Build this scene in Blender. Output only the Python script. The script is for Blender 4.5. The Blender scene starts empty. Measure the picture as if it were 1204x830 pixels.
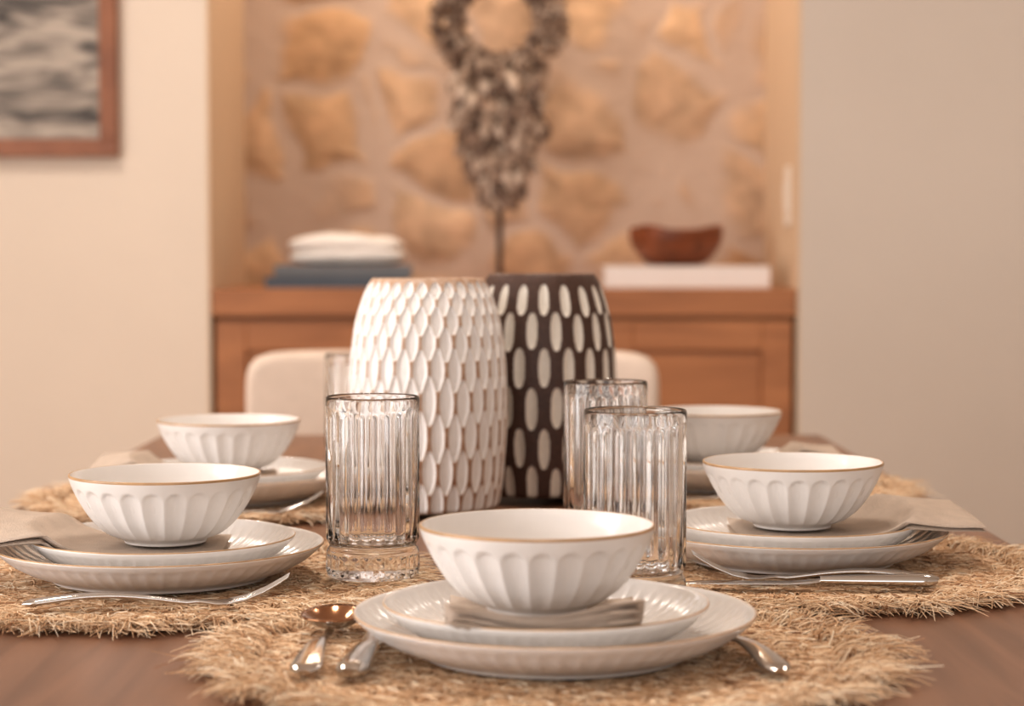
import bpy, math, random
import numpy as np
from mathutils import Vector, Matrix
random.seed(7); np.random.seed(7)
scene = bpy.context.scene
COL = scene.collection
scene.view_settings.view_transform = 'Standard'
scene.view_settings.look = 'None'
scene.view_settings.exposure = 0.08
scene.view_settings.gamma = 0.88

# ------------------------------------------------------------ materials
def newmat(name):
    m = bpy.data.materials.new(name); m.use_nodes = True
    nt = m.node_tree
    return m, nt, nt.nodes['Principled BSDF']
def setp(b, **k):
    for a, v in k.items():
        b.inputs[a.replace('_', ' ')].default_value = v
def rgb(r, g, b):
    f = lambda c: (c/255/12.92) if c/255 <= .04045 else ((c/255+.055)/1.055)**2.4
    return (f(r), f(g), f(b), 1)
def simple(name, col, rough=.5, metal=0, noise=0, nscale=8, bump=0, bscale=60, coat=0):
    m, nt, b = newmat(name)
    setp(b, Base_Color=col, Roughness=rough, Metallic=metal)
    if coat: b.inputs['Coat Weight'].default_value = coat; b.inputs['Coat Roughness'].default_value = .08
    tc = nt.nodes.new('ShaderNodeTexCoord')
    if noise:
        n = nt.nodes.new('ShaderNodeTexNoise'); n.inputs['Scale'].default_value = nscale; n.inputs['Detail'].default_value = 5
        nt.links.new(tc.outputs['Object'], n.inputs['Vector'])
        r = nt.nodes.new('ShaderNodeValToRGB')
        r.color_ramp.elements[0].position = .3; r.color_ramp.elements[1].position = .7
        r.color_ramp.elements[0].color = tuple(c*(1-noise) for c in col[:3])+(1,)
        r.color_ramp.elements[1].color = tuple(min(1, c*(1+noise*.6)) for c in col[:3])+(1,)
        nt.links.new(n.outputs['Fac'], r.inputs['Fac']); nt.links.new(r.outputs['Color'], b.inputs['Base Color'])
    if bump:
        n = nt.nodes.new('ShaderNodeTexNoise'); n.inputs['Scale'].default_value = bscale; n.inputs['Detail'].default_value = 4
        nt.links.new(tc.outputs['Object'], n.inputs['Vector'])
        bp = nt.nodes.new('ShaderNodeBump'); bp.inputs['Strength'].default_value = bump; bp.inputs['Distance'].default_value = .002
        nt.links.new(n.outputs['Fac'], bp.inputs['Height']); nt.links.new(bp.outputs['Normal'], b.inputs['Normal'])
    return m
def wood(name, c1, c2, scale=(1, 12, 12), rough=.4, ns=3.0, coat=0):
    m, nt, b = newmat(name)
    tc = nt.nodes.new('ShaderNodeTexCoord'); mp = nt.nodes.new('ShaderNodeMapping')
    mp.inputs['Scale'].default_value = scale
    n = nt.nodes.new('ShaderNodeTexNoise'); n.inputs['Scale'].default_value = ns; n.inputs['Detail'].default_value = 8
    n.inputs['Distortion'].default_value = .6
    r = nt.nodes.new('ShaderNodeValToRGB')
    r.color_ramp.elements[0].position = .3; r.color_ramp.elements[1].position = .72
    r.color_ramp.elements[0].color = c1; r.color_ramp.elements[1].color = c2
    bp = nt.nodes.new('ShaderNodeBump'); bp.inputs['Strength'].default_value = .15; bp.inputs['Distance'].default_value = .002
    L = nt.links.new
    L(tc.outputs['Object'], mp.inputs['Vector']); L(mp.outputs['Vector'], n.inputs['Vector']); L(n.outputs['Fac'], r.inputs['Fac'])
    L(r.outputs['Color'], b.inputs['Base Color']); L(n.outputs['Fac'], bp.inputs['Height']); L(bp.outputs['Normal'], b.inputs['Normal'])
    b.inputs['Roughness'].default_value = rough
    if coat: b.inputs['Coat Weight'].default_value = coat; b.inputs['Coat Roughness'].default_value = .15
    return m

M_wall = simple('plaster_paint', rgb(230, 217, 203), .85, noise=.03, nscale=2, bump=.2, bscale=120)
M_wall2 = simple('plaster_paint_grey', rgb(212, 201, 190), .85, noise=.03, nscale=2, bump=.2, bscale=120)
M_reveal = simple('niche_plaster', rgb(216, 192, 166), .85, noise=.03, nscale=2)
M_ceil = simple('ceiling_paint', rgb(235, 230, 222), .9)
M_floor = wood('floor_oak', rgb(150, 115, 85), rgb(185, 150, 115), (8, 1, 8), .45)
M_table = wood('walnut_table', rgb(110, 76, 56), rgb(140, 100, 76), (14, 1.2, 14), .36, 3)
M_cab = wood('cabinet_wood', rgb(152, 100, 64), rgb(188, 130, 86), (1.2, 10, 9), .42, 2.2)
M_frame = wood('frame_wood', rgb(128, 80, 54), rgb(156, 102, 70), (3, 3, 3), .4)
M_glaze = simple('cream_glaze', rgb(233, 228, 224), .24, noise=.025, nscale=14, coat=.3)
M_glazeflute = simple('fluted_glaze', rgb(227, 222, 218), .34, noise=.04, nscale=30, coat=.15)
M_rim = simple('tan_rim_glaze', rgb(188, 152, 114), .3, noise=.2, nscale=50)
M_steel = simple('polished_steel', (.62, .60, .58, 1), .12, 1)
M_spoonrefl = simple('steel_warm_reflection', (.42, .22, .12, 1), .14, 1)  # spoon bowl: warm reflection of the mat painted as a copper base colour
M_napkin = simple('linen_taupe', rgb(198, 181, 166), .95, noise=.08, nscale=60, bump=.6, bscale=700)
M_chair = simple('chair_fabric', rgb(220, 202, 187), .95, noise=.05, nscale=30, bump=.3, bscale=300)
M_chairleg = wood('chair_leg_wood', rgb(110, 70, 45), rgb(140, 92, 60), (8, 8, 1))
M_blue = simple('blue_book_cloth', rgb(92, 102, 113), .8, noise=.05)
M_blue2 = simple('slate_book_cloth', rgb(116, 121, 126), .8, noise=.05)
M_page = simple('book_pages', rgb(225, 215, 200), .9, noise=.04, nscale=90)
M_white = simple('white_cover', rgb(236, 230, 226), .6, noise=.02)
M_cloth = simple('white_linen', rgb(238, 233, 228), .95, noise=.04, nscale=20, bump=.4, bscale=200)
M_bowlwood = wood('dark_carved_wood', rgb(104, 54, 28), rgb(144, 80, 46), (6, 6, 10), .5)
M_black = simple('dark_iron', rgb(78, 60, 50), .5, .3)
M_switch = simple('switch_plastic', rgb(240, 232, 222), .4)

def glassmat():
    m, nt, b = newmat('clear_glass')
    setp(b, Base_Color=(1, 1, 1, 1), Roughness=0.0, IOR=1.47)
    b.inputs['Transmission Weight'].default_value = 1
    return m
M_glass = glassmat()

def attrmat(name, attr, stops, rough=.7, bumpscale=200, bump=.3, noisemix=.15):
    m, nt, b = newmat(name)
    a = nt.nodes.new('ShaderNodeAttribute'); a.attribute_name = attr
    tc = nt.nodes.new('ShaderNodeTexCoord')
    n = nt.nodes.new('ShaderNodeTexNoise'); n.inputs['Scale'].default_value = bumpscale; n.inputs['Detail'].default_value = 5
    nt.links.new(tc.outputs['Object'], n.inputs['Vector'])
    ad = nt.nodes.new('ShaderNodeMath'); ad.operation = 'MULTIPLY_ADD'; ad.inputs[1].default_value = noisemix
    sb = nt.nodes.new('ShaderNodeMath'); sb.operation = 'SUBTRACT'; sb.inputs[1].default_value = .5
    nt.links.new(n.outputs['Fac'], sb.inputs[0]); nt.links.new(sb.outputs[0], ad.inputs[0]); nt.links.new(a.outputs['Fac'], ad.inputs[2])
    r = nt.nodes.new('ShaderNodeValToRGB')
    els = r.color_ramp.elements
    while len(els) < len(stops): els.new(.5)
    for e, (p, c) in zip(els, stops): e.position = p; e.color = c
    nt.links.new(ad.outputs[0], r.inputs['Fac']); nt.links.new(r.outputs['Color'], b.inputs['Base Color'])
    bp = nt.nodes.new('ShaderNodeBump'); bp.inputs['Strength'].default_value = bump; bp.inputs['Distance'].default_value = .001
    nt.links.new(n.outputs['Fac'], bp.inputs['Height']); nt.links.new(bp.outputs['Normal'], b.inputs['Normal'])
    b.inputs['Roughness'].default_value = rough
    return m
M_raffia = attrmat('raffia_fibre', 'val', [(0, rgb(154, 112, 80)), (.35, rgb(212, 172, 133)), (.7, rgb(240, 211, 177)), (1, rgb(252, 236, 212))], .75, 300, .2, .2)
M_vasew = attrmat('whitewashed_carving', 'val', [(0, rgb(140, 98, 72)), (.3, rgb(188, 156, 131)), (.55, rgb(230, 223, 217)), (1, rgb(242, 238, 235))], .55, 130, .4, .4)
M_vased = attrmat('dark_carving', 'val', [(0, rgb(56, 36, 28)), (.3, rgb(90, 62, 50)), (.5, rgb(208, 198, 186)), (1, rgb(232, 226, 216))], .5, 220, .9, .35)
M_shell = attrmat('shell_leaf', 'val', [(0, rgb(92, 72, 60)), (.4, rgb(138, 114, 98)), (.8, rgb(178, 156, 138)), (1, rgb(218, 200, 184))], .6, 60, .2, .2)

def stonemat():
    m, nt, b = newmat('rubble_stone')
    L = nt.links.new; N = nt.nodes.new
    tc = N('ShaderNodeTexCoord'); mp = N('ShaderNodeMapping'); mp.inputs['Scale'].default_value = (1, .2, 1.0); mp.inputs['Location'].default_value = (.75, 0, .45)
    L(tc.outputs['Object'], mp.inputs['Vector'])
    n = N('ShaderNodeTexNoise'); n.inputs['Scale'].default_value = 7; n.inputs['Detail'].default_value = 1
    L(mp.outputs['Vector'], n.inputs['Vector'])
    mx = N('ShaderNodeVectorMath'); mx.operation = 'MULTIPLY_ADD'; mx.inputs[1].default_value = (.10, .0, .10)
    L(n.outputs['Color'], mx.inputs[0]); L(mp.outputs['Vector'], mx.inputs[2])
    v1 = N('ShaderNodeTexVoronoi'); v1.feature = 'DISTANCE_TO_EDGE'; v1.inputs['Scale'].default_value = 4.4
    v2 = N('ShaderNodeTexVoronoi'); v2.feature = 'F1'; v2.inputs['Scale'].default_value = 4.4
    for v in (v1, v2):
        v.inputs['Randomness'].default_value = .85; L(mx.outputs[0], v.inputs['Vector'])
    sep = N('ShaderNodeSeparateColor'); L(v2.outputs['Color'], sep.inputs['Color'])
    r = N('ShaderNodeValToRGB'); els = r.color_ramp.elements
    st = [(0, rgb(186, 146, 112)), (.25, rgb(212, 176, 140)), (.5, rgb(202, 172, 146)), (.75, rgb(220, 186, 152)), (1, rgb(190, 154, 124))]
    while len(els) < 5: els.new(.5)
    for e, (p, c) in zip(els, st): e.position = p; e.color = c
    L(sep.outputs['Red'], r.inputs['Fac'])
    n2 = N('ShaderNodeTexNoise'); n2.inputs['Scale'].default_value = 11; n2.inputs['Detail'].default_value = 5
    L(tc.outputs['Object'], n2.inputs['Vector'])
    r2 = N('ShaderNodeMapRange'); r2.inputs[1].default_value = .3; r2.inputs[2].default_value = .72; r2.inputs[3].default_value = .72; r2.inputs[4].default_value = 1.2
    L(n2.outputs['Fac'], r2.inputs[0])
    mul = N('ShaderNodeMix'); mul.data_type = 'RGBA'; mul.blend_type = 'MULTIPLY'; mul.inputs['Factor'].default_value = 1
    L(r.outputs['Color'], mul.inputs['A']); L(r2.outputs[0], mul.inputs['B'])
    comb = N('ShaderNodeMath'); comb.operation = 'MULTIPLY_ADD'; comb.inputs[1].default_value = -.17
    L(v2.outputs['Distance'], comb.inputs[0]); L(v1.outputs['Distance'], comb.inputs[2])
    n3 = N('ShaderNodeMath'); n3.operation = 'MULTIPLY_ADD'; n3.inputs[1].default_value = .13
    sb = N('ShaderNodeMath'); sb.operation = 'SUBTRACT'; sb.inputs[1].default_value = .5
    mr = N('ShaderNodeMapRange'); mr.interpolation_type = 'SMOOTHSTEP'; mr.inputs[1].default_value = -.065; mr.inputs[2].default_value = .06
    L(n2.outputs['Fac'], sb.inputs[0]); L(sb.outputs[0], n3.inputs[0]); L(comb.outputs[0], n3.inputs[2]); L(n3.outputs[0], mr.inputs[0])
    mo = N('ShaderNodeMix'); mo.data_type = 'RGBA'; mo.inputs['A'].default_value = rgb(202, 180, 164)
    L(mr.outputs[0], mo.inputs['Factor']); L(mul.outputs['Result'], mo.inputs['B'])
    L(mo.outputs['Result'], b.inputs['Base Color'])
    dome = N('ShaderNodeMapRange'); dome.interpolation_type = 'SMOOTHSTEP'; dome.inputs[1].default_value = -.09; dome.inputs[2].default_value = .24
    L(n3.outputs[0], dome.inputs[0])
    ad = N('ShaderNodeMath'); ad.operation = 'MULTIPLY_ADD'; ad.inputs[1].default_value = .4
    L(n2.outputs['Fac'], ad.inputs[0]); L(dome.outputs[0], ad.inputs[2])
    bp = N('ShaderNodeBump'); bp.inputs['Strength'].default_value = .6; bp.inputs['Distance'].default_value = .022
    L(ad.outputs[0], bp.inputs['Height']); L(bp.outputs['Normal'], b.inputs['Normal'])
    b.inputs['Roughness'].default_value = .9
    return m
M_stone = stonemat()

def artmat():
    m, nt, b = newmat('sea_print')
    L = nt.links.new; N = nt.nodes.new
    tc = N('ShaderNodeTexCoord'); mp = N('ShaderNodeMapping'); mp.inputs['Scale'].default_value = (2.2, 1, 9); mp.inputs['Rotation'].default_value = (0, .12, 0)
    n = N('ShaderNodeTexNoise'); n.inputs['Scale'].default_value = 2.2; n.inputs['Detail'].default_value = 7; n.inputs['Distortion'].default_value = 1.2
    r = N('ShaderNodeValToRGB'); r.color_ramp.elements[0].position = .38; r.color_ramp.elements[1].position = .64
    r.color_ramp.elements[0].color = rgb(70, 64, 60); r.color_ramp.elements[1].color = rgb(184, 172, 160)
    L(tc.outputs['Object'], mp.inputs['Vector']); L(mp.outputs['Vector'], n.inputs['Vector']); L(n.outputs['Fac'], r.inputs['Fac'])
    L(r.outputs['Color'], b.inputs['Base Color']); b.inputs['Roughness'].default_value = .5
    return m
M_art = artmat()

# ------------------------------------------------------------ mesh builder
class MB:
    def __init__(s): s.v = []; s.f = []; s.m = []; s.mats = []; s.val = []; s.smooth = []
    def mi(s, mat):
        if mat not in s.mats: s.mats.append(mat)
        return s.mats.index(mat)
    def add(s, verts, faces, mat, smooth=True, val=None):
        o = len(s.v); s.v.extend([tuple(map(float, p)) for p in verts])
        s.val.extend([0.5]*len(verts) if val is None else list(val))
        if not isinstance(mat, list):
            i = s.mi(mat); s.m.extend([i]*len(faces))
        else: s.m.extend([s.mi(x) for x in mat])
        s.f.extend([tuple(i+o for i in f) for f in faces]); s.smooth.extend([smooth]*len(faces))
    def box(s, x0, x1, y0, y1, z0, z1, mat):
        v = [(x0,y0,z0),(x1,y0,z0),(x1,y1,z0),(x0,y1,z0),(x0,y0,z1),(x1,y0,z1),(x1,y1,z1),(x0,y1,z1)]
        f = [(0,3,2,1),(4,5,6,7),(0,1,5,4),(1,2,6,5),(2,3,7,6),(3,0,4,7)]
        s.add(v, f, mat, False)
    def grid(s, P, mat, closeu=False, closev=False, val=None, flip=False):
        a, b = P.shape[:2]; F = []; ml = []
        for i in range(a if closeu else a-1):
            i2 = (i+1) % a
            for j in range(b if closev else b-1):
                j2 = (j+1) % b
                q = (i*b+j, i*b+j2, i2*b+j2, i2*b+j)
                F.append(q[::-1] if flip else q)
                if callable(mat): ml.append(mat(i, j))
        s.add(P.reshape(-1, 3), F, ml if callable(mat) else mat, True, None if val is None else val.reshape(-1))
    def obj(s, name, loc=(0,0,0), rotz=0, bevel=0, data_only=False):
        me = bpy.data.meshes.new(name); me.from_pydata(s.v, [], s.f)
        for m in s.mats: me.materials.append(m)
        me.polygons.foreach_set('material_index', s.m); me.polygons.foreach_set('use_smooth', s.smooth)
        at = me.attributes.new('val', 'FLOAT', 'POINT'); at.data.foreach_set('value', s.val)
        me.update()
        return place(me, name, loc, rotz, bevel)
def place(me, name, loc=(0,0,0), rotz=0, bevel=0, scale=None):
    o = bpy.data.objects.new(name, me); COL.objects.link(o); o.location = loc; o.rotation_euler = (0, 0, rotz)
    if scale: o.scale = scale
    if bevel:
        b = o.modifiers.new('bev', 'BEVEL'); b.width = bevel; b.segments = 3; b.limit_method = 'ANGLE'; b.angle_limit = math.radians(50)
    return o

def catmull(pts, k=6):
    P = np.array(pts, float); out = []
    n = len(P)
    for i in range(n-1):
        p0 = P[max(i-1,0)]; p1 = P[i]; p2 = P[i+1]; p3 = P[min(i+2,n-1)]
        for t in np.linspace(0, 1, k, endpoint=False):
            out.append(.5*((2*p1)+(-p0+p2)*t+(2*p0-5*p1+4*p2-p3)*t*t+(-p0+3*p1-3*p2+p3)*t**3))
    out.append(P[-1]); return np.array(out)
def lathe(mb, prof, nth, mat, disp=None, val=None, zfn=None):
    prof = np.array(prof, float); th = np.linspace(0, 2*np.pi, nth, endpoint=False)
    R = np.repeat(prof[:,0:1], nth, 1); Z = np.repeat(prof[:,1:2], nth, 1); T = np.repeat(th[None,:], len(prof), 0)
    idx = np.repeat(np.arange(len(prof))[:,None], nth, 1)
    if disp is not None: R = R + disp(T, R, Z, idx)
    R = np.maximum(R, 1e-5)
    if zfn is not None: Z = Z + zfn(T, R, Z, idx)
    P = np.stack([R*np.cos(T), R*np.sin(T), Z], -1)
    mb.grid(P, mat, closev=True, val=val(T, Z, idx) if val else None)
def sstep(x, a, b):
    t = np.clip((x-a)/(b-a), 0, 1); return t*t*(3-2*t)
def loft(mb, secs, mat, n=12, flatten=2.0, cap=True):
    P = []
    for i, (p, w, t) in enumerate(secs):
        p = np.array(p, float); a = np.array(secs[max(i-1,0)][0], float); b = np.array(secs[min(i+1,len(secs)-1)][0], float)
        d = (b-a)/np.linalg.norm(b-a); up0 = np.array([0,0,1.]) if abs(d[2]) < .9 else np.array([1.,0,0])
        side = np.cross(d, up0); side /= np.linalg.norm(side); up = np.cross(side, d)
        ring = []
        for k in range(n):
            an = 2*np.pi*k/n; c, s_ = math.cos(an), math.sin(an)
            e = 2/flatten
            ring.append(p+side*(w/2*math.copysign(abs(c)**e, c))+up*(t/2*math.copysign(abs(s_)**e, s_)))
        P.append(ring)
    P = np.array(P)
    mb.grid(P, mat, closev=True)
    if cap:
        mb.add(P[0], [tuple(range(n))], mat); mb.add(P[-1], [tuple(range(n))[::-1]], mat)

# ------------------------------------------------------------ room
TZ = 0.75; CAMZ = 1.025; WY = 4.9
NX0, NX1, NYB = -.748, .708, 5.55
CH = 2.75
b = MB(); b.box(-3.2, 3.2, -3.2, 5.8, -.1, 0, M_floor); b.obj('floor')
b = MB(); b.box(-3.2, 3.2, -3.2, 5.8, CH, CH+.1, M_ceil); b.obj('ceiling')
b = MB(); b.box(-3.2, NX0, WY, 5.75, 0, CH, M_wall); b.obj('wall_front_left')
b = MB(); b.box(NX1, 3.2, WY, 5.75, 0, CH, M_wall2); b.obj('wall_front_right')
b = MB(); b.box(NX0, NX1, NYB, 5.75, 0, CH, M_stone); b.obj('wall_stone')
b = MB()
b.box(-3.2, -3.05, -3.2, -.8, 0, CH, M_wall); b.box(-3.2, -3.05, 2.0, WY, 0, CH, M_wall)
b.box(-3.2, -3.05, -.8, 2.0, 0, .4, M_wall); b.box(-3.2, -3.05, -.8, 2.0, 2.4, CH, M_wall); b.obj('wall_left')
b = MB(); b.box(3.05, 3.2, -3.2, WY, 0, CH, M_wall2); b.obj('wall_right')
b = MB()
b.box(-3.05, -2.2, -3.2, -3.05, 0, CH, M_wall); b.box(2.2, 3.05, -3.2, -3.05, 0, CH, M_wall)
b.box(-2.2, 2.2, -3.2, -3.05, 2.35, CH, M_wall); b.box(-2.2, 2.2, -3.2, -3.05, 0, .1, M_wall); b.obj('wall_back')
b = MB()
for x in (-2.2, -.75, .69, 2.14): b.box(x, x+.06, -3.15, -3.1, .1, 2.35, M_white)
b.box(-2.14, 2.14, -3.15, -3.1, .1, .16, M_white); b.box(-2.14, 2.14, -3.15, -3.1, 2.29, 2.35, M_white); b.obj('window_1')
b = MB()
for y in (-.8, .57, 1.94): b.box(-3.15, -3.1, y, y+.06, .4, 2.4, M_white)
b.box(-3.15, -3.1, -.74, 1.94, .4, .46, M_white); b.box(-3.15, -3.1, -.74, 1.94, 2.34, 2.4, M_white); b.obj('window_2')
b = MB(); b.box(-3.05, NX0, WY-.015, WY, 0, .1, M_white); b.obj('baseboard_left')
b = MB(); b.box(NX1, 3.05, WY-.015, WY, 0, .1, M_white); b.obj('baseboard_right')
b = MB(); b.box(NX0, NX0+.006, WY, NYB, 0, CH, M_reveal); b.obj('trim_1')
b = MB(); b.box(NX1-.006, NX1, WY, NYB, 0, CH, M_reveal); b.obj('trim_2')
b = MB(); b.box(NX1-.014, NX1-.006, 5.02, 5.09, 1.11, 1.26, M_switch); b.box(NX1-.018, NX1-.014, 5.035, 5.075, 1.15, 1.22, M_switch); b.obj('light_switch', bevel=.002)

# ------------------------------------------------------------ cabinet
CT = .953
b = MB()
cx0, cx1 = NX0+.008, NX1-.008
b.box(cx0, cx1, WY+.0, NYB-.004, CT-.068, CT, M_cab)
b.box(cx0+.004, cx1-.004, WY+.035, NYB-.006, .08, CT-.068, M_cab)
b.box(cx0+.03, cx1-.03, WY+.08, NYB-.02, 0, .08, M_cab)
nd = 3; w = (cx1-cx0-.008)/nd
for i in range(nd):
    a = cx0+.004+i*w+.004; c = a+w-.008; y0, y1 = WY+.012, WY+.034
    zt, zb = CT-.078, .09; fr = .075
    b.box(a, a+fr, y0, y1, zb, zt, M_cab); b.box(c-fr, c, y0, y1, zb, zt, M_cab)
    b.box(a+fr, c-fr, y0, y1, zt-fr, zt, M_cab); b.box(a+fr, c-fr, y0, y1, zb, zb+fr, M_cab)
    b.box(a+fr, c-fr, y0+.012, y1, zb+fr, zt-fr, M_cab)
b.obj('sideboard_cabinet', bevel=.003)

def book(name, x0, x1, y0, y1, z0, z1, cov, rot=0):
    b = MB(); cx, cy = (x0+x1)/2, (y0+y1)/2; hx, hy, h = (x1-x0)/2, (y1-y0)/2, z1-z0; t = .004
    b.box(-hx, hx, -hy, hy, 0, t, cov); b.box(-hx, hx, -hy, hy, h-t, h, cov); b.box(-hx, hx, -hy, -hy+t, t, h-t, cov)
    b.box(-hx+.008, hx-.008, -hy+t, hy-.008, t, h-t, M_page)
    return b.obj(name, (cx, cy, z0), rot, bevel=.0015)
book('hardcover_book', -.62, -.262, 5.0, 5.26, CT, CT+.028, M_blue)
book('hardcover_book', -.60, -.255, 5.0, 5.25, CT+.0285, CT+.058, M_blue2, .03)
book('white_book', .232, .648, 5.0, 5.3, CT, CT+.055, M_white)
b = MB()
def pillow(b, cx, cy, z0, hx, hy, h, mat, e=5, sd=0):
    nu, nv = 24, 64; P = np.zeros((nu, nv, 3))
    for i in range(nu):
        ph = -math.pi/2+math.pi*i/(nu-1)
        for j in range(nv):
            th = 2*math.pi*j/nv
            c, s_ = math.cos(th), math.sin(th)
            k = (abs(c)**e+abs(s_)**e)**(-1/e)
            cp = max(math.cos(ph), 1e-4)**.28; sp = math.copysign(abs(math.sin(ph))**1.3, math.sin(ph))
            up = .5*(1+sp)
            P[i, j] = (cx+hx*c*k*cp*(1+.012*math.sin(5*th+sd)), cy+hy*s_*k*cp, z0+h/2+h/2*sp+up*(.005*math.sin(2.3*c*k+sd)+.003*math.sin(9*c+3*s_+sd)))
    b.grid(P, mat, closev=True)
pillow(b, 0, 0, 0, .148, .11, .044, M_cloth, sd=.4); pillow(b, -.003, 0, .030, .146, .108, .044, M_cloth, sd=2)
b.obj('folded_linen_throw', (-.42, 5.13, CT+.0595))
b = MB()
pr = catmull([(0,0),(.05,0),(.075,.006),(.1,.03),(.116,.06),(.119,.088),(.117,.095),(.112,.088),(.108,.06),(.09,.03),(.06,.014),(0,.010)], 5)
lathe(b, pr, 96, M_bowlwood, disp=lambda T,R,Z,i: R*.03*np.sin(3*T+1)+R*.015*np.sin(7*T), zfn=lambda T,R,Z,i: (Z/.095)**2*(.007*np.sin(2*T+.5)+.003*np.sin(5*T)))
b.obj('carved_wooden_bowl', (.422, 5.15, CT+.0565))

# shell wreath on stand
b = MB()
def leaf(b, p, d, n, L, W, val):
    d = np.array(d, float); d /= np.linalg.norm(d); n = np.array(n, float); n -= d*np.dot(n, d); n /= np.linalg.norm(n); s_ = np.cross(d, n)
    nu, nv = 7, 8; P = np.zeros((nu, nv, 3))
    for i in range(nu):
        t = i/(nu-1); r = max(math.sin(math.pi*min(max(t,.02),.98))**.8, .05)
        for j in range(nv):
            a = 2*math.pi*j/nv
            P[i, j] = np.array(p)+d*(t*L)+s_*(W/2*r*math.cos(a))+n*(W*.3*r*math.sin(a)+.25*L*t*(1-t))
    b.grid(P, M_shell, closev=True, val=np.full((nu, nv), val))
rng = random.Random(3)
RC = (0, 0, .695)
for k in range(800):
    a = rng.uniform(0, 2*math.pi); rr = .134; tub = rng.uniform(0, 2*math.pi)
    rad = rr+.020*math.cos(tub); off = -.022*math.sin(tub)
    p = (RC[0]+rad*math.cos(a), off, RC[2]+rad*math.sin(a))
    tang = np.array([-math.sin(a), 0, math.cos(a)])*rng.choice([-1, 1]); out = np.array([math.cos(a)*math.cos(tub), -math.sin(tub), math.sin(a)*math.cos(tub)])
    leaf(b, p, tang*.7+out*.9+np.array([rng.uniform(-.4,.4) for _ in range(3)]), out, rng.uniform(.030,.046), rng.uniform(.016,.024), rng.random())
for k in range(340):
    t = rng.random()**.85; z = .575-t*.335
    hw = np.interp(t, [0, .35, .7, 1], [.115, .115, .078, .026]); x = rng.uniform(-1, 1)*hw
    y = -.006-rng.random()*.07*(1-.5*t)*math.sqrt(max(0, 1-(x/hw)**2))
    leaf(b, (x, y, z), (x*2+rng.uniform(-.6,.6), -.5, -1), (0, -1, .3), rng.uniform(.045,.062), rng.uniform(.024,.034), rng.random()**.8)
loft(b, [((0,0,.012),.016,.016),((0,0,.3),.016,.016),((0,0,.57),.016,.016)], M_black, 12)
b.box(-.05, .05, -.05, .05, 0, .012, M_black)
b.obj('shell_wreath_on_stand', (-.032, 5.22, CT))

b = MB()
x0, x1, z0, z1 = -1.95, -.962, 1.276, 2.15; fw = .042
b.box(x0, x1, WY-.035, WY-.001, z0, z0+fw, M_frame); b.box(x0, x1, WY-.035, WY-.001, z1-fw, z1, M_frame)
b.box(x0, x0+fw, WY-.035, WY-.001, z0+fw, z1-fw, M_frame); b.box(x1-fw, x1, WY-.035, WY-.001, z0+fw, z1-fw, M_frame)
b.box(x0+fw, x1-fw, WY-.02, WY-.002, z0+fw, z1-fw, M_art)
b.obj('framed_seascape_print', bevel=.002)

# ------------------------------------------------------------ table
TX0, TX1, TY0, TY1 = -.55, .485, 1.04, 3.12
b = MB()
b.box(TX0, TX1, TY0, TY1, TZ-.04, TZ, M_table)
b.box(TX0+.08, TX1-.08, TY0+.08, TY0+.11, TZ-.12, TZ-.04, M_table); b.box(TX0+.08, TX1-.08, TY1-.11, TY1-.08, TZ-.12, TZ-.04, M_table)
b.box(TX0+.08, TX0+.11, TY0+.11, TY1-.11, TZ-.12, TZ-.04, M_table); b.box(TX1-.11, TX1-.08, TY0+.11, TY1-.11, TZ-.12, TZ-.04, M_table)
for x in (TX0+.05, TX1-.13):
    for y in (TY0+.05, TY1-.13): b.box(x, x+.08, y, y+.08, 0, TZ-.04, M_table)
b.obj('dining_table', bevel=.004)

# ------------------------------------------------------------ head chair
def softbox(b, x0, x1, y0, y1, z0, z1, r, mat, bow=0):
    nu, nv = 20, 128; P = np.zeros((nu, nv, 3)); cx, cz = (x0+x1)/2, (z0+z1)/2; hx, hz, hy = (x1-x0)/2, (z1-z0)/2, (y1-y0)/2
    for j in range(nv):
        a = 2*math.pi*j/nv
        c, s_ = math.cos(a), math.sin(a); e = 13; k = (abs(c)**e+abs(s_)**e)**(-1/e); ux, uz = c*k, s_*k
        for i in range(nu):
            ph = -math.pi/2+math.pi*i/(nu-1)
            inset = r*(1-max(math.cos(ph), 0)**.6)
            f = 1 if 0 < i < nu-1 else 0
            X = ux*(hx-inset)*f; Z = uz*(hz-inset)*f
            Y = hy*math.copysign(abs(math.sin(ph))**.6, math.sin(ph))
            P[i, j] = (cx+X, (y0+y1)/2+Y+bow*(1-(X/hx)**2), cz+Z)
    b.grid(P, mat, closev=True)
b = MB()
chx, chw = -.102, .355
softbox(b, chx-chw, chx+chw, 3.38, 3.46, .44, .868, .03, M_chair, bow=.05)
softbox(b, chx-.30, chx+.30, 2.93, 3.42, .37, .47, .02, M_chair)
for x in (chx-.27, chx+.27):
    for y in (2.98, 3.40): loft(b, [((x,y,0),.03,.03),((x,y,.2),.036,.036),((x,y,.4),.042,.042)], M_chairleg, 12)
b.obj('dining_chair')

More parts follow.
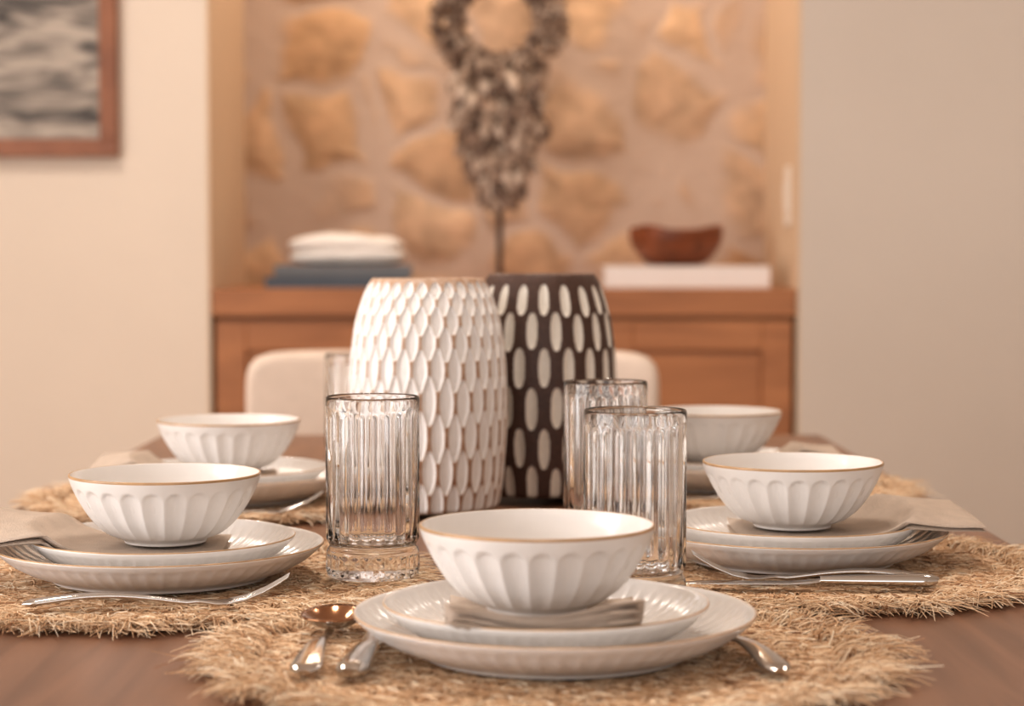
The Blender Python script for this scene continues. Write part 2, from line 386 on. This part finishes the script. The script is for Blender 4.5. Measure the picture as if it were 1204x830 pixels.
# ------------------------------------------------------------ ceramics
def flute(T, n): 
    u = (T*n/(2*np.pi)) % 1 - .5
    return u*2
bowl_prof = catmull([(0,.003),(.028,.003),(.030,0),(.034,0),(.036,.003),(.049,.0085),(.0605,.019),(.0695,.032),(.0757,.044),(.0790,.0525),(.0800,.0565),(.0797,.058),(.0783,.0578),(.0768,.054),(.0735,.045),(.0665,.031),(.054,.0175),(.035,.009),(.015,.0068),(0,.0065)], 7)
iouter = 10*7+3
def bowl_disp(T, R, Z, i):
    u = flute(T, 25); top = .0485-.006*u**4-.004*u**2
    env = sstep(Z, .004, .009)*(1-sstep(Z, top-.0025, top+.0005))*(i < iouter)
    return -.0024*(1-np.abs(u)**1.8)*env
b = MB()
def bm(i, j):
    if 10*7-1 <= i <= 12*7-2: return M_rim
    return M_glazeflute if i < 10*7 else M_glaze
lathe(b, bowl_prof, 25*14, bm, bowl_disp)
me_bowl = b.obj('ceramic_bowl').data
plate_prof = catmull([(0,.003),(.083,.003),(.086,0),(.090,0),(.093,.003),(.107,.0075),(.121,.0145),(.1315,.0225),(.1362,.027),(.137,.0285),(.1362,.0295),(.1345,.0288),(.130,.0245),(.119,.0165),(.104,.0105),(.090,.0078),(.06,.0068),(0,.0065)], 6)
def plate_disp_mk(n):
    def d(T, R, Z, i):
        u = flute(T, n)
        env = sstep(R, .094, .104)*(1-sstep(R, .129, .134))
        return -.0014*(1-np.abs(u)**1.8)*env*np.where(i < 9*6, 1, 0)
    return d
def plate_z_mk(n):
    def d(T, R, Z, i):
        u = flute(T, n); env = sstep(R, .092, .104)*(1-sstep(R, .128, .1335))
        return np.where(i > 10*6, -.0011*(1-np.abs(u)**1.8)*env, 0)
    return d
def pm(i, j): return M_rim if 9*6 <= i <= 10*6 else (M_glazeflute if i < 8*6 else M_glaze)
b = MB(); lathe(b, plate_prof, 60*8, pm, plate_disp_mk(60), zfn=plate_z_mk(60)); me_plate = b.obj('dinner_plate').data
for o in list(COL.objects):
    if o.name in ('ceramic_bowl', 'dinner_plate'): bpy.data.objects.remove(o)
inner = [(0,.0065),(.06,.0068),(.090,.0078),(.104,.0105),(.119,.0165),(.130,.0245),(.1362,.0295)]

# ------------------------------------------------------------ placemat
def make_mat(R=.225):
    b = MB(); rg = np.random.RandomState(5)
    nr, nt = 46, 160
    P = np.zeros((nr, nt, 3)); V = np.zeros((nr, nt))
    th = np.linspace(0, 2*np.pi, nt, endpoint=False)
    for i in range(nr):
        r = max(R*.97*i/(nr-1), 1e-4)
        z = .0040+.0008*math.cos(i*math.pi)+.0006*np.sin(th*60+i*2.1)
        if i == nr-1: z = z*0+.0006
        P[i] = np.stack([r*np.cos(th), r*np.sin(th), z+0*th], -1); V[i] = .14+.2*rg.rand(nt)
    b.grid(P, M_raffia, closev=True, val=V)
    b.add([(R*.97*math.cos(t), R*.97*math.sin(t), .0003) for t in th], [tuple(range(nt))[::-1]], M_raffia)
    verts = []; faces = []; vals = []
    def strand(r, a, dirang, L, w, z0, z1, z2, curve, v):
        p = np.array([r*math.cos(a), r*math.sin(a)]); ang = a+dirang; ns = 5; o = len(verts)
        for k in range(ns):
            t = k/(ns-1); aa = ang+curve*t; d = np.array([math.cos(aa), math.sin(aa)])
            if k: p = p+d*L/(ns-1)
            nrm = np.array([-d[1], d[0]]); z = z0*(1-t)**2+2*z1*t*(1-t)+z2*t*t; ww = w*(1-.6*t)
            verts.append((p[0]+nrm[0]*ww, p[1]+nrm[1]*ww, max(z, .0006))); verts.append((p[0]-nrm[0]*ww, p[1]-nrm[1]*ww, max(z, .0006))); verts.append((p[0], p[1], max(z, .0006)+ww*1.1))
            vals.extend([v]*3)
            if k:
                q = o+(k-1)*3
                for e in range(3):
                    e2 = (e+1) % 3; faces.append((q+e, q+e2, q+3+e2, q+3+e))
    for k in range(8000):
        r = math.sqrt(rg.uniform(.08**2, (R*.95)**2)); a = rg.uniform(0, 2*np.pi)
        row = round(r/.020)*.020; r = row+rg.normal(0, .0026)
        lift = .003 if r < .125 else rg.uniform(.002, .006)
        m_ = rg.rand()
        da = rg.normal(0, .45) if m_ < .7 else (math.pi/2+rg.normal(0, .35))*rg.choice([-1, 1])
        v = float(np.clip(rg.normal(.52, .28), 0, 1))
        strand(r, a, da, rg.uniform(.012, .030), rg.uniform(.0005, .0012), .0033, .0038+lift*.7, .0033+rg.uniform(-.0025, .001), rg.normal(0, .5), v)
    for k in range(4800):
        a = rg.uniform(0, 2*np.pi); r = R*rg.uniform(.86, .985)
        clump = .5*math.sin(a*23)+.35*math.sin(a*41+1)
        strand(r, a, rg.normal(0, .55)+clump*.9, rg.uniform(.013, .040)*(1+.4*math.sin(a*17)), rg.uniform(.0004, .0011), .004, rg.uniform(.004, .018), rg.uniform(.0005, .012), rg.normal(0, .7), float(np.clip(rg.normal(.6, .27), 0, 1)))
    b.add(verts, faces, M_raffia, True, vals)
    o = b.obj('raffia_placemat'); me = o.data; bpy.data.objects.remove(o); return me
me_mat = make_mat()

# ------------------------------------------------------------ napkins
def napkin(center, ang, L, back, W, end_rise, tilt, layers=4, seed=0, skew=0, th=.0034, fan=1.0):
    b = MB(); rg = np.random.RandomState(seed)
    zf = .7650; kx = .81
    def base(u, v):
        r = math.hypot(u, v)
        if r < .109: z = zf+np.interp(r/kx, [p[0] for p in inner], [p[1] for p in inner])
        else:
            z = zf+.0275+(r-.109)*end_rise
        return z
    nu, nv = 44, 20
    for l in range(layers):
        dl = rg.uniform(-.004, .003)*fan; dw = rg.uniform(-.003, .003)*fan; ph = rg.uniform(0, 6); sh = rg.uniform(-.002, .002)*fan
        P = np.zeros((nu, 2*nv, 3))
        for i in range(nu):
            t = i/(nu-1); u = -back+(L+dl+back)*t
            ee = max(0, (t-.96)/.04, (.04-t)/.04); eu = min(1, math.sqrt(max(0, 1-ee*ee))+.05)
            for j in range(nv):
                s_ = -1+2*j/(nv-1); ev = math.sqrt(max(0, 1-abs(s_)**14))
                v = (W/2+dw)*s_+sh+skew*u*t
                rr = math.hypot(u, v)
                puff = 1+.18*float(sstep(rr, .06, .11)) if fan == 1 else 1-.5*float(sstep(rr, .08, .15))
                mid = base(u, v)+(l+.5)*th*puff+.0012*puff*fan*math.sin(ph+u*60+s_*2)*float(sstep(rr, .05, .1))+tilt*s_*max(0, u)*float(sstep(u, .05, .14))
                if fan < 1: mid += .0022*(1+math.sin(u*38+s_*1.5+seed))*float(sstep(rr, .06, .12))
                h = th*.5*ev*eu*.97*puff
                P[i, j] = (u, v, mid+h); P[i, 2*nv-1-j] = (u, v, mid-h-1e-5)
        b.grid(P, M_napkin, closev=True)
        for i in (0, nu-1):
            F = [(j, j+1, 2*nv-2-j, 2*nv-1-j) for j in range(nv-1)]
            b.add(P[i], F, M_napkin)
    c, s_ = math.cos(ang), math.sin(ang)
    b.v = [(c*x-s_*y, s_*x+c*y, z-zf) for x, y, z in b.v]
    return b.obj('linen_napkin', (center[0], center[1], zf+.0002))

# ------------------------------------------------------------ cutlery
def handle(b, L0, L1):
    S = []
    for t in np.linspace(0, 1, 22):
        s_ = L0+(L1-L0)*t
        w = np.interp(t, [0, .03, .1, .5, .85, 1], [.009, .017, .021, .013, .0068, .0064]); tk = np.interp(t, [0, .05, .5, 1], [.0025, .0052, .0044, .0036])
        z = .0028+.006*max(0, math.sin(math.pi*t))**1.2
        S.append(((s_, 0, z), w, tk))
    return S
def fork_mesh():
    b = MB(); S = handle(b, 0, .125)
    for s_, w, z, t in [(.132,.0065,.0035,.0034),(.140,.011,.0030,.003),(.148,.019,.0026,.0026),(.155,.0235,.003,.0024),(.160,.0245,.0038,.0022)]: S.append(((s_,0,z),w,t))
    loft(b, S, M_steel, 16, 2.3)
    for y in (-.0098, -.0033, .0033, .0098):
        loft(b, [((.157,y,.0034),.0042,.0022),((.170,y,.0062),.004,.0022),((.185,y*.98,.0125),.0037,.0021),((.197,y*.96,.0195),.003,.0018),((.203,y*.95,.0235),.0012,.001)], M_steel, 8, 2.2)
    return b
def spoon_mesh():
    b = MB(); S = handle(b, 0, .125); S.append(((.134,0,.0045),.007,.003)); loft(b, S, M_steel, 16, 2.3)
    nr, nt = 14, 40; P = np.zeros((2*nr, nt, 3)); 
    for i in range(2*nr):
        top = i >= nr; rr = (i/(nr-1)) if not top else ((2*nr-1-i)/(nr-1)); rr = max(rr, 1e-3)
        for j in range(nt):
            a = 2*math.pi*j/nt; ex = rr*math.cos(a); ey = rr*math.sin(a); wd = .0235*(1-.12*math.cos(a))
            z = .001+.0105*rr**2.0+(.0013 if top else 0)
            P[i, j] = (.163+.034*ex, wd*ey, z)
    b.grid(P, lambda i, j: M_spoonrefl if i >= nr-1 else M_steel, closev=True)
    return b
def knife_mesh():
    b = MB(); S = []
    for t in np.linspace(0, 1, 14):
        S.append(((t*.095,0,.0055), np.interp(t,[0,.04,.15,.8,1],[.012,.020,.022,.016,.012]), np.interp(t,[0,.06,.8,1],[.005,.0105,.008,.006])))
    loft(b, S, M_steel, 18, 2.5)
    S = [((.093,0,.0045),.010,.005),((.10,0,.004),.014,.003),((.12,0,.003),.018,.0018),((.17,0,.003),.0195,.0015),((.195,.001,.003),.017,.0013),((.208,.004,.003),.008,.001),((.212,.006,.003),.002,.0008)]
    loft(b, S, M_steel, 12, 2.0)
    return b
def mesh_of(b, n):
    o = b.obj(n); me = o.data; bpy.data.objects.remove(o); return me
me_fork = mesh_of(fork_mesh(), 'dinner_fork'); me_spoon = mesh_of(spoon_mesh(), 'table_spoon'); me_knife = mesh_of(knife_mesh(), 'dinner_knife')
MT = TZ+.0075
def cut(me, name, x0, y0, x1, y1, z=MT+.0018, pitch=0, roll=0):
    o = place(me, name, (x0, y0, z)); o.rotation_euler = (roll, -pitch, math.atan2(y1-y0, x1-x0)); return o

# ------------------------------------------------------------ place settings
def setting(x, y, matx, maty, ms=1, mr=0, s=(0,0), d=(0,0), rz=0, mz=0):
    place(me_mat, 'raffia_placemat', (matx, maty, TZ+.0002+mz), mr, scale=(ms, ms, 1))
    place(me_plate, 'dinner_plate', (x+d[0], y+d[1], .7577), rz)
    place(me_plate, 'salad_plate', (x+s[0], y+s[1], .7652), rz+.3, scale=(.81, .81, .96))
    place(me_bowl, 'ceramic_bowl', (x, y, .7878), rz+.1)
setting(.017, 1.347, .025, 1.358, 1.0, .3, s=(.006,0), d=(.012,0), mz=.0008)
setting(-.292, 1.67, -.302, 1.672, .99, 1.4, s=(-.002,0), d=(-.004,0), rz=.5)
setting(.250, 1.767, .245, 1.745, .99, 2.4, rz=.9)
setting(-.318, 2.23, -.325, 2.24, .92, 3.3, rz=1.3)
setting(.240, 2.36, .262, 2.34, .90, 4.1, rz=1.7)
napkin((.020, 1.347), -math.pi/2, .104, .05, .124, .25, 0, 4, 1)
napkin((-.293, 1.67), math.pi+.04, .185, .05, .125, .04, -.06, 2, 2, skew=.05, th=.0066, fan=.25)
napkin((.250, 1.767), 0.02, .160, .05, .135, -.05, .04, 2, 3, skew=.08, th=.0066, fan=.25)
napkin((-.318, 2.23), math.pi, .15, .05, .10, -.05, -.02, 2, 4, th=.0066, fan=.25)
napkin((.240, 2.36), 0, .15, .05, .10, -.05, .02, 2, 5, th=.0066, fan=.25)

cut(me_fork, 'dinner_fork', -.374, 1.512, -.172, 1.522)
cut(me_fork, 'dinner_fork', .352, 1.632, .155, 1.640)
cut(me_knife, 'dinner_knife', .345, 1.606, .145, 1.612)
cut(me_spoon, 'table_spoon', -.133, 1.258, -.126, 1.46)
cut(me_knife, 'dinner_knife', -.102, 1.245, -.090, 1.46)
cut(me_fork, 'dinner_fork', .172, 1.262, .128, 1.46)
cut(me_fork, 'dinner_fork', -.40, 2.06, -.20, 2.07)
cut(me_fork, 'dinner_fork', .34, 2.19, .14, 2.18)

# ------------------------------------------------------------ glasses
def glass_mesh():
    b = MB()
    prof = catmull([(0,.002),(.030,.002),(.036,0),(.0385,.002),(.0393,.008),(.0393,.018),(.0385,.0225),(.0368,.0255),(.0368,.0275),(.0385,.031),(.0395,.036),(.0395,.06),(.0395,.09),(.0395,.115),(.0395,.128),(.0395,.134),(.0395,.140),(.0395,.1485),(.0388,.151),(.0378,.1505),(.0374,.147),(.0368,.135),(.0362,.10),(.0356,.06),(.0350,.040),(.033,.031),(.026,.0275),(.012,.0265),(0,.0265)], 4)
    no = 18*4
    def disp(T, R, Z, i):
        u = flute(T, 24); e1 = sstep(Z, .030, .036)*(1-sstep(Z, .134, .142)); e2 = sstep(Z, .003, .006)*(1-sstep(Z, .017, .021))
        r = -.0016*np.abs(u)**2*e1-.0013*(1-np.abs(u))*e2
        return np.where(i < no, np.where(R > .03, r, 0), 0)
    lathe(b, prof, 24*14, M_glass, disp)
    return mesh_of(b, 'glass_tumbler')
me_glass = glass_mesh()
for (x, y, z) in ((-.117, 1.665, MT+.002), (.094, 1.516, MT+.002), (.088, 1.87, MT+.002), (-.205, 2.6, TZ+.0005)):
    place(me_glass, 'highball_glass', (x, y, z), random.random())

# ------------------------------------------------------------ vases
vprof = [(.0,.004),(.066,.004),(.070,0),(.074,.001),(.0775,.006),(.0815,.03),(.0845,.07),(.0858,.11),(.0852,.145),(.0828,.175),(.0785,.203),(.0722,.226),(.0655,.242),(.0612,.2495),(.0595,.2515),(.0565,.2505),(.0565,.246)]
vin = [(.0565,.246),(.066,.22),(.074,.19),(.079,.15),(.080,.1),(.077,.05),(.070,.015),(.04,.010),(0,.010)]
def make_vase(name, loc, n, rows, halfLs, wfrac, mat, depth, hscale, power, ridge=False, rot=0):
    b = MB()
    outer = catmull(vprof[4:14], 28); bot = np.array(vprof[:4]); top = catmull(vprof[13:], 3)[1:]; inn = catmull(vin, 4)[1:]
    prof = np.vstack([bot, outer, top, inn]); i0, i1 = len(bot), len(bot)+len(outer)
    nth = n*20
    rg = np.random.RandomState(4); jz = rg.uniform(-1, 1, (len(rows), n)); jw = rg.uniform(-1, 1, (len(rows), n)); jl = rg.uniform(-1, 1, (len(rows), n))
    def mask(T, Z):
        best = np.zeros_like(T)-1; sec = np.zeros_like(T)-1
        for k, (zc, hl) in enumerate(zip(rows, halfLs)):
            q = T*n/(2*np.pi)+.5*(k % 2); c = np.floor(q).astype(int) % n
            u = (q % 1-.5)*2
            v = (Z-zc-jz[k][c]*hl*.08)/(hl*(1+.05*jl[k][c]))
            s_ = np.maximum(0, 1-np.abs(v)**power)
            m = wfrac*(1+.05*jw[k][c])*(s_**(.55 if ridge else 1/power))-np.abs(u)
            m = np.where(np.abs(v) < 1, m, -1)
            sec = np.maximum(sec, np.minimum(best, m)); best = np.maximum(best, m)
        if ridge: return np.minimum(best, (best-np.maximum(sec, -.5))*.6)
        return best
    def disp(T, R, Z, i):
        m = mask(T, Z); ok = (i >= i0) & (i < i1)
        return np.where(ok, -depth*sstep(m, -.02, .40), 0)
    def val(T, Z, i):
        m = mask(T, Z); ok = (i >= i0) & (i < i1)
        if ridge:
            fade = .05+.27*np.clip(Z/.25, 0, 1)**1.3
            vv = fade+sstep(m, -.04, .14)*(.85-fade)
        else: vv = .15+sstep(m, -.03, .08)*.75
        return np.where(ok, np.clip(vv, 0, 1), np.where(i < i1+6, .3, .05))
    lathe(b, prof, nth, mat, disp, val)
    b.v = [(x, y, z*hscale) for x, y, z in b.v]
    return b.obj(name, loc, rot)
rw = [.009,.046,.084,.121,.155,.183,.206,.2245,.239]
hw_ = [.0225,.0250,.0262,.0258,.0235,.0195,.0160,.0125,.0090]
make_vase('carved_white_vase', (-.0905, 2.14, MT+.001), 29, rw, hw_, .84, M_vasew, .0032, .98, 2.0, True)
rd = [.014,.058,.102,.146,.187,.222]
hd = [.0218,.0226,.0226,.0226,.0212,.0172]
make_vase('carved_dark_vase', (.034, 2.28, MT+.001), 19, rd, hd, .47, M_vased, .0028, .995, 2.4, False, rot=.1)

# ------------------------------------------------------------ lights
def area(name, loc, rot, sx, sy, power, col):
    l = bpy.data.lights.new(name, 'AREA'); l.shape = 'RECTANGLE'; l.size = sx; l.size_y = sy; l.energy = power; l.color = col
    o = bpy.data.objects.new(name, l); COL.objects.link(o); o.location = loc; o.rotation_euler = rot; return o
area('window_daylight_back', (0, -3.02, 1.3), (math.radians(90), 0, 0), 4.2, 2.1, 50, (1, .98, .97))
area('window_daylight_side', (-3.0, .6, 1.4), (math.radians(90), 0, math.radians(-90)), 2.6, 1.9, 96, (1, .975, .965))
area('niche_downlight', (-.02, 5.12, 2.7), (math.radians(12), 0, 0), 1.1, .25, 13, (1, .86, .70))
for k, (x, y) in enumerate(((-1.3, 3.6), (0.0, 2.2), (1.3, 3.6))):
    area('ceiling_downlight_%d' % k, (x, y, 2.7), (0, 0, 0), .3, .3, (19, 17, 9)[k], (1, .90, .80))
w = bpy.data.worlds.new('World'); scene.world = w; w.use_nodes = True
bg = w.node_tree.nodes['Background']; bg.inputs['Color'].default_value = (.85, .92, 1, 1); bg.inputs['Strength'].default_value = .8

# ------------------------------------------------------------ camera
cam = bpy.data.cameras.new('Camera'); co = bpy.data.objects.new('Camera', cam); COL.objects.link(co)
cam.lens = 70; cam.sensor_width = 36
co.location = (0, 0, CAMZ); co.rotation_euler = (math.radians(90-2.69), 0, 0)
cam.dof.use_dof = True; cam.dof.focus_distance = 1.60; cam.dof.aperture_fstop = 5.2
scene.camera = co
